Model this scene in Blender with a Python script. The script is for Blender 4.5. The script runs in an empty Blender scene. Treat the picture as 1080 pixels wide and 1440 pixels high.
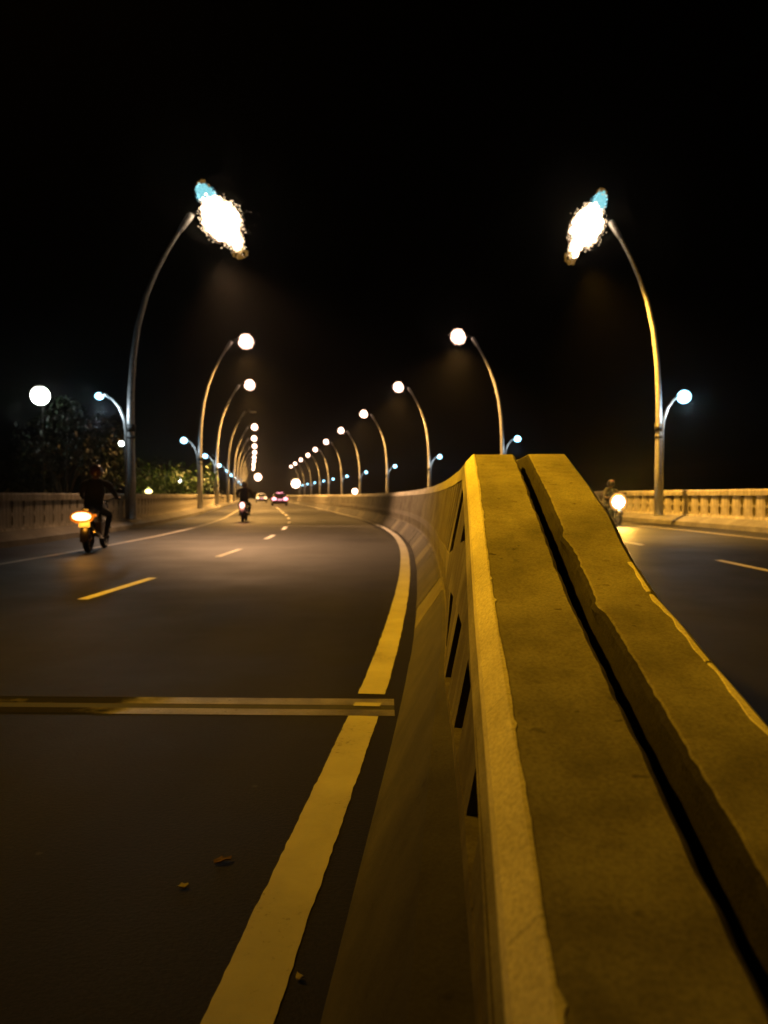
import bpy, bmesh, math, random
from mathutils import Vector, Matrix, noise
random.seed(7)
sc = bpy.context.scene
R = math.radians

# ------------------------------------------------------------------ camera, sky, exposure
cam_d = bpy.data.cameras.new('camera')
cam = bpy.data.objects.new('camera', cam_d)
sc.collection.objects.link(cam)
cam_d.sensor_fit = 'VERTICAL'
cam_d.sensor_height = 24.0
cam_d.lens = 24.0 * 1082 / 1440
cam_d.clip_start = 0.02
cam_d.clip_end = 3000
cam.location = (0, 0, 1.10)
cam.rotation_euler = (R(90 - 1.22), 0, 0)
cam_d.dof.use_dof = True
cam_d.dof.focus_distance = 2.5
cam_d.dof.aperture_fstop = 2.2
sc.camera = cam

world = bpy.data.worlds.new('World')
sc.world = world
world.use_nodes = True
wn = world.node_tree
wn.nodes.clear()
sky = wn.nodes.new('ShaderNodeTexSky')
sky.sky_type = 'NISHITA'
sky.sun_disc = False
sky.sun_elevation = R(-4)
sky.sun_rotation = R(200)
bg = wn.nodes.new('ShaderNodeBackground')
bg.inputs['Strength'].default_value = 0.0006
wo = wn.nodes.new('ShaderNodeOutputWorld')
wn.links.new(sky.outputs[0], bg.inputs[0])
wn.links.new(bg.outputs[0], wo.inputs[0])

sc.view_settings.view_transform = 'Standard'
sc.view_settings.look = 'None'
sc.view_settings.gamma = 1
sc.view_settings.exposure = 0
sc.view_settings.use_curve_mapping = False
sc.cycles.max_bounces = 4
sc.cycles.diffuse_bounces = 2
sc.cycles.glossy_bounces = 2
sc.cycles.transmission_bounces = 2
sc.cycles.use_denoising = True
sc.cycles.sample_clamp_indirect = 2.0
sc.cycles.blur_glossy = 1.0

# light colours
AMBER = (1.0, 0.475, 0.010)
WARM = (1.0, 0.50, 0.12)
AMBERN = (1.0, 0.48, 0.055)
PINKN = (1.0, 0.54, 0.25)
COLD = (0.75, 0.9, 1.0)

# ------------------------------------------------------------------ helpers
C = sc.collection

class MB:
    def __init__(s):
        s.v = []; s.f = []
    def add(s, vs, fs):
        b = len(s.v)
        s.v += [tuple(v) for v in vs]
        s.f += [tuple(b + i for i in f) for f in fs]
        return s
    def box(s, x0, x1, y0, y1, z0, z1, M=None):
        vs = [(x, y, z) for z in (z0, z1) for y in (y0, y1) for x in (x0, x1)]
        if M: vs = [M @ Vector(v) for v in vs]
        return s.add(vs, [(0,2,3,1),(4,5,7,6),(0,1,5,4),(2,6,7,3),(0,4,6,2),(1,3,7,5)])
    def hexa(s, vs):
        return s.add(vs, [(0,2,3,1),(4,5,7,6),(0,1,5,4),(2,6,7,3),(0,4,6,2),(1,3,7,5)])
    def tube(s, pts, rad, n=10, cap=True):
        pts = [Vector(p) for p in pts]
        if not isinstance(rad, (list, tuple)): rad = [rad] * len(pts)
        rings = []; up = None
        for i, p in enumerate(pts):
            t = (pts[min(i+1, len(pts)-1)] - pts[max(i-1, 0)]).normalized()
            if up is None:
                up = Vector((1,0,0)) if abs(t.x) < .8 else Vector((0,1,0))
            u = (up - t * up.dot(t)).normalized(); up = u
            w = t.cross(u)
            rings.append([p + (u*math.cos(a) + w*math.sin(a))*rad[i] for a in [2*math.pi*k/n for k in range(n)]])
        vs = [v for r in rings for v in r]; fs = []
        for i in range(len(pts)-1):
            for k in range(n):
                a, b = i*n+k, i*n+(k+1) % n
                fs.append((a, b, b+n, a+n))
        if cap:
            fs.append(tuple(range(n))[::-1]); fs.append(tuple((len(pts)-1)*n+k for k in range(n)))
        return s.add(vs, fs)
    def sphere(s, c, r, n=14, m=8, f=None, M=None):
        if not isinstance(r, (list, tuple)): r = (r, r, r)
        vs = []
        for j in range(m+1):
            ph = math.pi*j/m
            for k in range(n):
                a = 2*math.pi*k/n
                d = Vector((math.sin(ph)*math.cos(a), math.sin(ph)*math.sin(a), math.cos(ph)))
                q = f(d) if f else 1
                v = Vector((d.x*r[0]*q, d.y*r[1]*q, d.z*r[2]*q))
                if M: v = M @ v
                vs.append(Vector(c) + v)
        fs = []
        for j in range(m):
            for k in range(n):
                a, b = j*n+k, j*n+(k+1) % n
                fs.append((a, a+n, b+n, b))
        return s.add(vs, fs)
    def torus(s, c, R0, r, axis='x', n=24, m=8, flat=1.0):
        vs = []; fs = []
        for i in range(n):
            a = 2*math.pi*i/n
            for j in range(m):
                b = 2*math.pi*j/m
                rr = R0 + r*math.cos(b); h = r*math.sin(b)*flat
                p = {'x': (h, rr*math.cos(a), rr*math.sin(a)), 'y': (rr*math.cos(a), h, rr*math.sin(a)), 'z': (rr*math.cos(a), rr*math.sin(a), h)}[axis]
                vs.append(Vector(c) + Vector(p))
        for i in range(n):
            for j in range(m):
                fs.append((i*m+j, ((i+1) % n)*m+j, ((i+1) % n)*m+(j+1) % m, i*m+(j+1) % m))
        return s.add(vs, fs)
    def disc(s, c, r, d, axis='x', n=20):
        pts = [Vector(c) - Vector({'x': (d,0,0), 'y': (0,d,0), 'z': (0,0,d)}[axis]), Vector(c) + Vector({'x': (d,0,0), 'y': (0,d,0), 'z': (0,0,d)}[axis])]
        return s.tube(pts, r, n)
    def mesh(s, name, mat, smooth=False):
        me = bpy.data.meshes.new(name)
        me.from_pydata([tuple(v) for v in s.v], [], s.f)
        bm = bmesh.new(); bm.from_mesh(me)
        bmesh.ops.recalc_face_normals(bm, faces=bm.faces); bm.to_mesh(me); bm.free()
        if smooth:
            for p in me.polygons: p.use_smooth = True
        if mat: me.materials.append(mat)
        return me
    def build(s, name, mat, parent=None, smooth=False):
        o = bpy.data.objects.new(name, s.mesh(name, mat, smooth))
        C.objects.link(o)
        if parent: o.parent = parent
        return o

def tag(o, label=None, cat=None, group=None, kind=None):
    if label: o['label'] = label
    if cat: o['category'] = cat
    if group: o['group'] = group
    if kind: o['kind'] = kind
    return o

def empty(name, loc=(0,0,0), rz=0):
    o = bpy.data.objects.new(name, None)
    o.empty_display_size = .2
    C.objects.link(o); o.location = loc; o.rotation_euler = (0,0,rz)
    return o

KIDS = {}
def copy_tree(o, parent=None):
    c = o.copy(); C.objects.link(c)
    if parent: c.parent = parent
    for ch in list(o.children): copy_tree(ch, c)
    return c

# ------------------------------------------------------------------ materials
def new_mat(name):
    m = bpy.data.materials.new(name); m.use_nodes = True
    nt = m.node_tree
    return m, nt, nt.nodes['Principled BSDF']

def N(nt, t, **kw):
    n = nt.nodes.new(t)
    for k, v in kw.items():
        if k in n.inputs: n.inputs[k].default_value = v
        else: setattr(n, k, v)
    return n

def ramp(nt, src, stops):
    r = nt.nodes.new('ShaderNodeValToRGB')
    el = r.color_ramp.elements
    while len(el) < len(stops): el.new(.5)
    for e, (p, c) in zip(el, stops):
        e.position = p; e.color = (*c, 1) if len(c) == 3 else c
    nt.links.new(src, r.inputs[0])
    return r

def mixc(nt, fac, a, b, mode='MIX'):
    m = nt.nodes.new('ShaderNodeMix'); m.data_type = 'RGBA'; m.blend_type = mode
    L = nt.links
    if isinstance(fac, (int, float)): m.inputs[0].default_value = fac
    else: L.new(fac, m.inputs[0])
    for i, q in ((6, a), (7, b)):
        if isinstance(q, tuple): m.inputs[i].default_value = (*q, 1)
        else: L.new(q, m.inputs[i])
    return m.outputs[2]

def g3(v, t=(1,1,1)): return tuple(v*k for k in t)

def plain(name, col, rough=.5, metal=0, coat=0):
    m, nt, p = new_mat(name)
    p.inputs['Roughness'].default_value = rough
    p.inputs['Metallic'].default_value = metal
    p.inputs['Coat Weight'].default_value = coat
    tc = N(nt, 'ShaderNodeTexCoord')
    n = N(nt, 'ShaderNodeTexNoise', Scale=9.0, Detail=5.0)
    nt.links.new(tc.outputs['Object'], n.inputs['Vector'])
    r = ramp(nt, n.outputs['Fac'], [(.3, g3(.75, col)), (.7, g3(1.15, col))])
    nt.links.new(r.outputs[0], p.inputs['Base Color'])
    return m

def glow(name, col, s):
    m, nt, p = new_mat(name)
    p.inputs['Base Color'].default_value = (.03,.03,.03,1)
    p.inputs['Emission Color'].default_value = (*col, 1)
    p.inputs['Emission Strength'].default_value = s
    return m

def concrete(name, base=.3, tint=(1,.97,.9), dark=.5, spots=True, bump=.35, rough=.85, streak=False, scale=1.0, big=.6):
    m, nt, p = new_mat(name); L = nt.links
    p.inputs['Roughness'].default_value = rough
    p.inputs['Specular IOR Level'].default_value = .25
    tc = N(nt, 'ShaderNodeTexCoord')
    mp = N(nt, 'ShaderNodeMapping'); mp.inputs['Scale'].default_value = (scale, scale, scale)
    L.new(tc.outputs['Object'], mp.inputs[0])
    n1 = N(nt, 'ShaderNodeTexNoise', Scale=2.2, Detail=7.0, Roughness=.62); L.new(mp.outputs[0], n1.inputs['Vector'])
    n2 = N(nt, 'ShaderNodeTexNoise', Scale=130.0, Detail=5.0, Roughness=.7); L.new(mp.outputs[0], n2.inputs['Vector'])
    n3 = N(nt, 'ShaderNodeTexNoise', Scale=9.0, Detail=4.0, Roughness=.6); L.new(mp.outputs[0], n3.inputs['Vector'])
    r1 = ramp(nt, n1.outputs['Fac'], [(.28, g3(base*dark, tint)), (.72, g3(base*1.15, tint))])
    r2 = ramp(nt, n2.outputs['Fac'], [(.34, (.62,.61,.59)), (.60, (1.12,1.12,1.12))])
    col = mixc(nt, .8, r1.outputs[0], r2.outputs[0], 'MULTIPLY')
    r3 = ramp(nt, n3.outputs['Fac'], [(.3, (.7,.68,.62)), (.55, (1,1,1))])
    col = mixc(nt, big, col, r3.outputs[0], 'MULTIPLY')
    if spots:
        vo = N(nt, 'ShaderNodeTexVoronoi', Scale=17.0); dv = nt.nodes.new('ShaderNodeVectorMath'); dv.operation='ADD'; nd = N(nt, 'ShaderNodeTexNoise', Scale=22.0, Detail=4.0); L.new(mp.outputs[0], nd.inputs['Vector']); ds = nt.nodes.new('ShaderNodeVectorMath'); ds.operation='SCALE'; ds.inputs['Scale'].default_value=.07; L.new(nd.outputs['Color'], ds.inputs[0]); L.new(mp.outputs[0], dv.inputs[0]); L.new(ds.outputs[0], dv.inputs[1]); L.new(dv.outputs[0], vo.inputs['Vector'])
        n4 = N(nt, 'ShaderNodeTexNoise', Scale=5.0, Detail=3.0); L.new(mp.outputs[0], n4.inputs['Vector'])
        rs = ramp(nt, vo.outputs['Distance'], [(.09, (0,0,0)), (.2, (1,1,1))])
        rk = ramp(nt, n4.outputs['Fac'], [(.48, (1,1,1)), (.6, (0,0,0))])
        mx = mixc(nt, 1.0, rs.outputs[0], rk.outputs[0], 'LIGHTEN')
        dk = mixc(nt, 1.0, col, (.45,.42,.38), 'MULTIPLY')
        col = mixc(nt, mx, dk, col)
    if streak:
        mp2 = N(nt, 'ShaderNodeMapping'); mp2.inputs['Scale'].default_value = (6, 6, .35)
        L.new(tc.outputs['Object'], mp2.inputs[0])
        ns = N(nt, 'ShaderNodeTexNoise', Scale=1.6, Detail=5.0); L.new(mp2.outputs[0], ns.inputs['Vector'])
        rr = ramp(nt, ns.outputs['Fac'], [(.38, (.42,.38,.32)), (.62, (1,1,1))])
        col = mixc(nt, .75, col, rr.outputs[0], 'MULTIPLY')
    L.new(col, p.inputs['Base Color'])
    b = N(nt, 'ShaderNodeBump', Strength=bump, Distance=.006)
    ad = N(nt, 'ShaderNodeMath', operation='ADD'); L.new(n2.outputs['Fac'], ad.inputs[0]); L.new(n3.outputs['Fac'], ad.inputs[1])
    L.new(ad.outputs[0], b.inputs['Height']); L.new(b.outputs[0], p.inputs['Normal'])
    return m

def asphalt(name, base):
    m, nt, p = new_mat(name); L = nt.links
    p.inputs['Specular IOR Level'].default_value = .15
    tc = N(nt, 'ShaderNodeTexCoord')
    n1 = N(nt, 'ShaderNodeTexNoise', Scale=.45, Detail=6.0, Roughness=.6); L.new(tc.outputs['Object'], n1.inputs['Vector'])
    n2 = N(nt, 'ShaderNodeTexNoise', Scale=70.0, Detail=4.0, Roughness=.75); L.new(tc.outputs['Object'], n2.inputs['Vector'])
    mp = N(nt, 'ShaderNodeMapping'); mp.inputs['Scale'].default_value = (1.4, .07, 1); L.new(tc.outputs['Object'], mp.inputs[0])
    n3 = N(nt, 'ShaderNodeTexNoise', Scale=1.3, Detail=3.0); L.new(mp.outputs[0], n3.inputs['Vector'])
    t = (1, .95, .88)
    r1 = ramp(nt, n1.outputs['Fac'], [(.3, g3(base*.62, t)), (.7, g3(base*1.3, t))])
    r2 = ramp(nt, n2.outputs['Fac'], [(.38, (.35,.35,.35)), (.66, (1.6,1.6,1.6))])
    col = mixc(nt, .8, r1.outputs[0], r2.outputs[0], 'MULTIPLY')
    r3 = ramp(nt, n3.outputs['Fac'], [(.35, (.5,.5,.5)), (.65, (1.25,1.25,1.25))])
    col = mixc(nt, .9, col, r3.outputs[0], 'MULTIPLY')
    # pale grit and scraps
    vo = N(nt, 'ShaderNodeTexVoronoi', Scale=3.2); L.new(tc.outputs['Object'], vo.inputs['Vector'])
    rv = ramp(nt, vo.outputs['Distance'], [(.02, (1,1,1)), (.045, (0,0,0))])
    col = mixc(nt, rv.outputs[0], col, g3(base*4.5, t))
    L.new(col, p.inputs['Base Color'])
    rr = ramp(nt, n1.outputs['Fac'], [(.3, (.5,.5,.5)), (.7, (.68,.68,.68))])
    L.new(rr.outputs[0], p.inputs['Roughness'])
    b = N(nt, 'ShaderNodeBump', Strength=.45, Distance=.006)
    L.new(n2.outputs['Fac'], b.inputs['Height']); L.new(b.outputs[0], p.inputs['Normal'])
    return m

def road_paint(name, col, wear=.5, under=(.03,.028,.025)):
    m, nt, p = new_mat(name); L = nt.links
    tc = N(nt, 'ShaderNodeTexCoord')
    n1 = N(nt, 'ShaderNodeTexNoise', Scale=1.6, Detail=7.0, Roughness=.65); L.new(tc.outputs['Object'], n1.inputs['Vector'])
    n2 = N(nt, 'ShaderNodeTexNoise', Scale=48.0, Detail=5.0, Roughness=.7); L.new(tc.outputs['Object'], n2.inputs['Vector'])
    r1 = ramp(nt, n1.outputs['Fac'], [(.3, g3(.62, col)), (.7, col)])
    ad = N(nt, 'ShaderNodeMath', operation='ADD'); L.new(n1.outputs['Fac'], ad.inputs[0]); L.new(n2.outputs['Fac'], ad.inputs[1])
    rw = ramp(nt, ad.outputs[0], [(wear*.62, (1,1,1)), (wear*.62+.22, (0,0,0))])
    L.new(mixc(nt, rw.outputs[0], r1.outputs[0], under), p.inputs['Base Color'])
    p.inputs['Roughness'].default_value = .6
    b = N(nt, 'ShaderNodeBump', Strength=.3, Distance=.004); L.new(n2.outputs['Fac'], b.inputs['Height']); L.new(b.outputs[0], p.inputs['Normal'])
    return m

M_ROAD = asphalt('asphalt', .0078)
M_LINE = road_paint('line_paint', (.34,.33,.30), 1.02)
M_DASH = road_paint('dash_paint', (.66,.64,.60), .7)
M_OLD = road_paint('old_line_paint', (.30,.27,.22), .75)
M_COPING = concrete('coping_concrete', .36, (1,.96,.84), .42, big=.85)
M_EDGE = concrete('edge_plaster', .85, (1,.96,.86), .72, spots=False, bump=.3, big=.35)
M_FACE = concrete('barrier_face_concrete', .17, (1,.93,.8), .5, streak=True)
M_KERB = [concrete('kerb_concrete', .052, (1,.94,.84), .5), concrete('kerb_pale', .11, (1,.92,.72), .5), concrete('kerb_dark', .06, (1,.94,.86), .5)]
M_SLOT = concrete('shaded_mortar', .06, (1,.93,.78), .35, bump=.8)  # mortar colour darkened to stand for shade inside the slot
M_WALL = concrete('parapet_concrete', .42, (1,.93,.78), .6, streak=True, scale=.6)
M_WALLK = concrete('parapet_base_concrete', .14, (1,.94,.84), .5, streak=False, scale=.6)
M_METAL = plain('galvanised_steel', (.42,.42,.41), .42, .55)
M_HEAD = plain('lamp_housing', (.45,.45,.45), .4, .3)
M_DARK = plain('dark_band', (.02,.02,.018), .6)
M_RUBBER = plain('rubber', (.014,.014,.014), .75)
M_NOSE = concrete('joint_nosing', .21, (1,.96,.88), .35, bump=.2)
M_NOSESHEEN = concrete('nosing_painted_sheen', .34, (1,.96,.88), .35, bump=.2)
def sheen_fade(m, x0, x1):  # paints lamp sheen on the nosing: colour and metal fade from a bright middle
    nt = m.node_tree; L = nt.links; p = nt.nodes['Principled BSDF']; src = p.inputs['Base Color'].links[0].from_socket
    tc = N(nt, 'ShaderNodeTexCoord'); sp = nt.nodes.new('ShaderNodeSeparateXYZ'); L.new(tc.outputs['Object'], sp.inputs[0])
    n = N(nt, 'ShaderNodeTexNoise', Scale=4.0, Detail=6.0); L.new(tc.outputs['Object'], n.inputs['Vector'])
    mr = nt.nodes.new('ShaderNodeMapRange'); mr.inputs[1].default_value = x0; mr.inputs[2].default_value = x1; L.new(sp.outputs[0], mr.inputs[0])
    ad = N(nt, 'ShaderNodeMath', operation='ADD'); L.new(mr.outputs[0], ad.inputs[0]); L.new(n.outputs['Fac'], ad.inputs[1])
    m2 = nt.nodes.new('ShaderNodeMapRange'); m2.inputs[1].default_value = -.82; m2.inputs[2].default_value = -.50; m2.inputs[3].default_value = 0; m2.inputs[4].default_value = .42; L.new(sp.outputs[0], m2.inputs[0])
    sb = N(nt, 'ShaderNodeMath', operation='SUBTRACT'); L.new(ad.outputs[0], sb.inputs[0]); L.new(m2.outputs[0], sb.inputs[1])
    r = ramp(nt, sb.outputs[0], [(.6, (0,0,0)), (1.35, (1,1,1))])
    L.new(mixc(nt, r.outputs[0], (.012,.011,.010), src), p.inputs['Base Color'])
    q = ramp(nt, r.outputs[0], [(0, (0,0,0)), (1, (.7,.7,.7))]); L.new(q.outputs[0], p.inputs['Metallic'])
    q = ramp(nt, r.outputs[0], [(0, (.95,.95,.95)), (1, (.42,.42,.42))]); L.new(q.outputs[0], p.inputs['Roughness'])
    p.inputs['Specular IOR Level'].default_value = .05
sheen_fade(M_NOSESHEEN, -1.6, -.75)
M_DIRT = concrete('dry_earth', .06, (1,.9,.7), .5, scale=.2)

# ------------------------------------------------------------------ the bridge's line
KN = [(-60,-13.5),(-40,-7.2),(-20,-2.3),(-10,-.72),(-4,-.08),(0,.35),(2,.535),(4,.715),(8,.97),(12,1.13),(16,1.2),(20,1.15),(26,.82),(31,.35),(40,-.8),(47,-1.9),(68,-5.2),(91,-8.9),(116,-13.0),(139,-17.0),(207,-29.5),(260,-39.5),(420,-70)]
def _tan(i):
    if i == 0: return (KN[1][1]-KN[0][1])/(KN[1][0]-KN[0][0])
    if i == len(KN)-1: return (KN[-1][1]-KN[-2][1])/(KN[-1][0]-KN[-2][0])
    h0 = KN[i][0]-KN[i-1][0]; h1 = KN[i+1][0]-KN[i][0]
    d0 = (KN[i][1]-KN[i-1][1])/h0; d1 = (KN[i+1][1]-KN[i][1])/h1
    return (d0*h1+d1*h0)/(h0+h1)
TN = [_tan(i) for i in range(len(KN))]
def cx(D):
    i = 0
    while i < len(KN)-2 and D > KN[i+1][0]: i += 1
    (a, p), (b, q) = KN[i], KN[i+1]; h = b-a; t = (D-a)/h
    return (2*t**3-3*t*t+1)*p + (t**3-2*t*t+t)*h*TN[i] + (-2*t**3+3*t*t)*q + (t**3-t*t)*h*TN[i+1]
def slope(D): return (cx(D+.05)-cx(D-.05))/.1
def fall(off): return .014*max(0, off-.75)
def P(D, off, z):
    s = slope(D); n = math.hypot(1, s)
    return Vector((cx(D)+off/n, D-off*s/n, z))
def span(a, b, n): return [a+(b-a)*i/n for i in range(n+1)]
def stations(a, b, k=.035, lo=.4):
    out = [a]
    while out[-1] < b-1e-6: out.append(min(b, out[-1]+max(lo, abs(out[-1])*k)))
    return out

def sweep(fn, Ds, closed=True, caps=True):
    mb = MB(); rings = []
    for D in Ds: rings.append([P(D, o, z) for o, z in fn(D)])
    n = len(rings[0]); vs = [v for r in rings for v in r]; fs = []
    for i in range(len(Ds)-1):
        for k in range(n if closed else n-1):
            a, b = i*n+k, i*n+(k+1) % n
            fs.append((a, b, b+n, a+n))
    if caps and closed:
        fs.append(tuple(range(n))[::-1]); fs.append(tuple((len(Ds)-1)*n+k for k in range(n)))
    return mb.add(vs, fs)

# ------------------------------------------------------------------ setting
ground = MB().add([(-900,-300,-6.5),(900,-300,-6.5),(900,1500,-6.5),(-900,1500,-6.5)], [(0,1,2,3)]).build('ground', M_DIRT)
tag(ground, 'dark open ground far below the bridge', kind='structure')

DS = stations(-30, 330, .03, .6)
deck = sweep(lambda D: [(-10.2,-.002),(-10.2,-1.2),(10.2,-1.2),(10.2,.1),(.75,-.006)], DS).build('bridge_deck', M_WALLK)
tag(deck, 'thick concrete bridge deck under both carriageways', kind='structure')
W_L, W_R = -9.65, 9.4
roadL = sweep(lambda D: [(W_L+.1,.0),(-.2,.0)], DS, False).build('road', M_ROAD)
tag(roadL, 'dark asphalt carriageway with a solid edge line and short lane dashes', kind='structure')
roadR = sweep(lambda D: [(.2,.001),(.75,.001),(W_R-.1,fall(W_R-.1)+.001)], DS, False).build('road', M_ROAD)
tag(roadR, 'dark asphalt carriageway on the far side of the median barrier', kind='structure')

def stripe(parent, name, mat, a, b, o0, o1, rise=.004, k=.03, lo=.35):
    w = lambda D, q: .005*noise.noise((D*6, q, 0))+.004*noise.noise((D*23, q, 5))
    return sweep(lambda D: [(o0+w(D, o0), fall(o0)+rise), (o1+w(D, o1), fall(o1)+rise)], stations(a, b, k, lo), False).build(name, mat, parent)

# solid edge line beside the median, broken by the expansion joint
EL = -.80
stripe(roadL, 'edge_line', M_LINE, -1.5, 3.74, EL-.075, EL+.075, .004, .005, .018)
stripe(roadL, 'edge_line', M_LINE, 4.17, 27.5, EL-.075, EL+.075, .004, .01, .04)
stripe(roadL, 'edge_line', M_LINE, 27.9, 150, EL-.075, EL+.075)
stripe(roadL, 'edge_line', M_OLD, -5, 150, -7.35, -7.22)
stripe(roadR, 'edge_line', M_OLD, 5, 150, 7.55, 7.68)
for a, b in [(2.1,4.0),(7.9,10.1),(13.7,15.8),(19.5,21.5),(25.2,27.2),(31,33),(37,39),(43,45),(49,51),(55,57),(61,63),(67,69),(73,75)]:
    stripe(roadL, 'lane_dash', M_DASH, a, b, -4.22, -4.10)
for a, b in [(4.6,6.6),(10.6,12.6),(16.3,18.3),(22,24),(28,30),(34,36),(40,42)]:
    stripe(roadR, 'lane_dash', M_DASH, a, b, 4.22, 4.34)
# expansion joints: two pale nosings and a rubber seal between
def joint(D, o0, o1, road, nose=M_NOSE):
    for d0, d1, m, z in ((D-.16, D-.05, nose, .003), (D-.05, D+.035, M_RUBBER, .002), (D+.035, D+.16, nose, .003)):
        n = 24; mb = MB(); vs = []; fs = []
        # straight across the road, square to the axis
        for i in range(n+1):
            o = o0+(o1-o0)*i/n
            for d in (d0, d1):
                s = slope(D); q = P(D, o, 0)
                vs.append((q.x, d + (q.y-D)*(.35), fall(o)+z))
        for i in range(n): fs.append((2*i, 2*i+1, 2*i+3, 2*i+2))
        mb.add(vs, fs).build('joint_nosing' if m is nose else 'joint_seal', m, road)
joint(3.95, -8.8, -.66, roadL, M_NOSESHEEN)

stripe(roadL, 'edge_line', M_LINE, 3.905, 3.975, EL-.07, EL+.07, .0085, .02, .02)
joint(27.7, -9.2, -.66, roadL)
joint(57, -9.2, -.66, roadL)
joint(27.7, .9, 9.0, roadR)

# ------------------------------------------------------------------ median barrier
TT = [(-3,.16),(-1,.30),(.5,.555),(.88,.615),(1.43,.715),(2.1,.83),(2.7,.985),(3.3,1.14),(4.0,1.315),(5,1.318),(8,1.31),(15,1.275),(30,1.2),(60,1.15),(400,1.15)]
def lin(T, D):
    if D <= T[0][0]: return T[0][1]
    for (a, p), (b, q) in zip(T, T[1:]):
        if D <= b: return p+(q-p)*(D-a)/(b-a)
    return T[-1][1]
def top(D): return lin(TT, D)
def zk(D): return lin([(-1,.22),(.8,.40),(2.5,.42),(4,.38),(8,.30),(400,.30)], D)
def z0(D): return lin([(-1,.24),(.8,.42),(1.5,.47),(2.2,.455),(3,.45),(8,.345),(400,.345)], D)
def z1(D): return lin([(-1,.25),(.8,.48),(1.5,.60),(2.2,.68),(3,.70),(8,.50),(400,.50)], D)
def nz(x, y=0.0, z=0.0): return noise.noise((x, y, z))
LO = -.285
def bt(D, z): return LO - .020 - min(.085, .20*max(0, top(D)-.13-z))
def ro(D): return .208 if D < 2.55 else .25

medL = tag(empty('median_barrier', P(2, -.15, 0)), 'amber lit concrete barrier with a pale chipped edge rising ahead, road-line side of the slot', 'barrier')
medR = tag(empty('median_barrier', P(2, .15, 0)), 'second concrete barrier half beyond the dark slot, narrower and overlooking the black carriageway', 'barrier')
bpy.context.view_layer.update()
def under(o, par):
    o.parent = par; o.matrix_parent_inverse = par.matrix_world.inverted(); return o

def fine(a, b):
    out = []; D = a
    while D < b-1e-6:
        out.append(D); D += .012 if D < 4.3 else (.12 if D < 9 else .5)
    out.append(b); return out
# coping blocks of the near half: slightly rough edges along the slot
for a, b in [(-1.5,4.0),(4.0,9.0),(9.006,14),(14.006,19),(19.006,24),(24.006,29),(29.006,34),(34.006,40),(40.006,50),(50.006,70),(70.006,100),(100,200)]:
    def prof(D):
        t = top(D)+.004*nz(D*1.7,3); e = -.037+.005*nz(D*3.1,1)+.004*nz(D*14,2)
        c = .006*nz(D*5,7)
        return [(e,t-.012),(e-.012,t),(-.15,t+.003*nz(D*2.3,9)),(LO+.036+c*.4,t),(LO,t-.036+c*.5),(LO-.024,t-.13),(e,t-.13)]
    under(sweep(prof, fine(a, b)).build('coping_block', M_COPING), medL)
# pale plaster strips along the chamfer with a chipped border
for a, b in [(-1.2,.86),(.8615,1.445),(1.4465,2.28),(2.2815,3.05),(3.0515,3.995)]:
    Ds = fine(a, b); mb = MB(); vs = []; fs = []
    for D in Ds:
        t = top(D)+.0026+.004*nz(D*1.7,3)
        w = .041+.005*nz(D*2.9,5)+.003*nz(D*11,6)+.002*nz(D*33,6)+max(0, .06*(nz(D*5.7,11)-.4))*(1 if D < 1.8 else .3)+max(0,.03*(nz(D*17,12)-.42))
        lo = .036+.004*nz(D*6,8)
        for o, z in ((LO-.0105, t-lo-.03),(LO-.0045, t-.040),(LO+.0345, t),(LO+max(.037, w), t),(LO+max(.037, w)+.003, t-.0045)): vs.append(P(D, o, z))
    for i in range(len(Ds)-1):
        for k in range(4): fs.append((i*5+k, i*5+k+1, i*5+k+6, i*5+k+5))
    n = len(vs)-5
    under(mb.add(vs, fs).build('edge_strip', M_EDGE), medL)
MD = stations(-1.5, 200, .03, .2)
# plinth, mid rail, posts with openings
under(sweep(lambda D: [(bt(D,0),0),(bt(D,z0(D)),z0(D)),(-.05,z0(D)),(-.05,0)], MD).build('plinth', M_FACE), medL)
def mr_top(D): return min(max(z1(D)+.13, 0), top(D)-.131) if D < 3.2 else z1(D)+.13
def rail_top(D):
    return top(D)-.132 if D < 3.0 else lin([(3.0, top(3.0)-.132),(3.9, z1(3.9)+.14),(400, .64)], D) if D < 3.9 else lin([(3.9,z1(3.9)+.14),(8,.63),(400,.63)], D)
under(sweep(lambda D: [(bt(D,z1(D))-.002,z1(D)),(bt(D,max(rail_top(D), z1(D)+.01))-.002,max(rail_top(D), z1(D)+.01)),(-.052,max(rail_top(D), z1(D)+.01)),(-.052,z1(D))], MD).build('mid_rail', M_FACE), medL)
def post_box(mb, a, b, za, zb, o1=-.055):
    vs = []
    for f in (za, zb):
        for D in (a, b):
            for o in (bt(D, f(D))+.003, o1): vs.append(P(D, o, f(D)))
    mb.hexa(vs)
SP = .61
far_posts = MB()
k = -4; 
while True:
    D = 1.675+SP*k; k += 1
    if D > 110: break
    a, b = D-.198, D+.198
    for za, zb, ok in ((z0, z1, True), (rail_top, lambda d: top(d)-.13, D > 3.2)):
        if not ok: continue
        mb = far_posts if D > 34 else MB()
        post_box(mb, a, b, za, zb)
        if D <= 34: under(mb.build('post', M_FACE), medL)
under(far_posts.build('distant_posts', M_FACE), medL)['kind'] = 'stuff'
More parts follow.
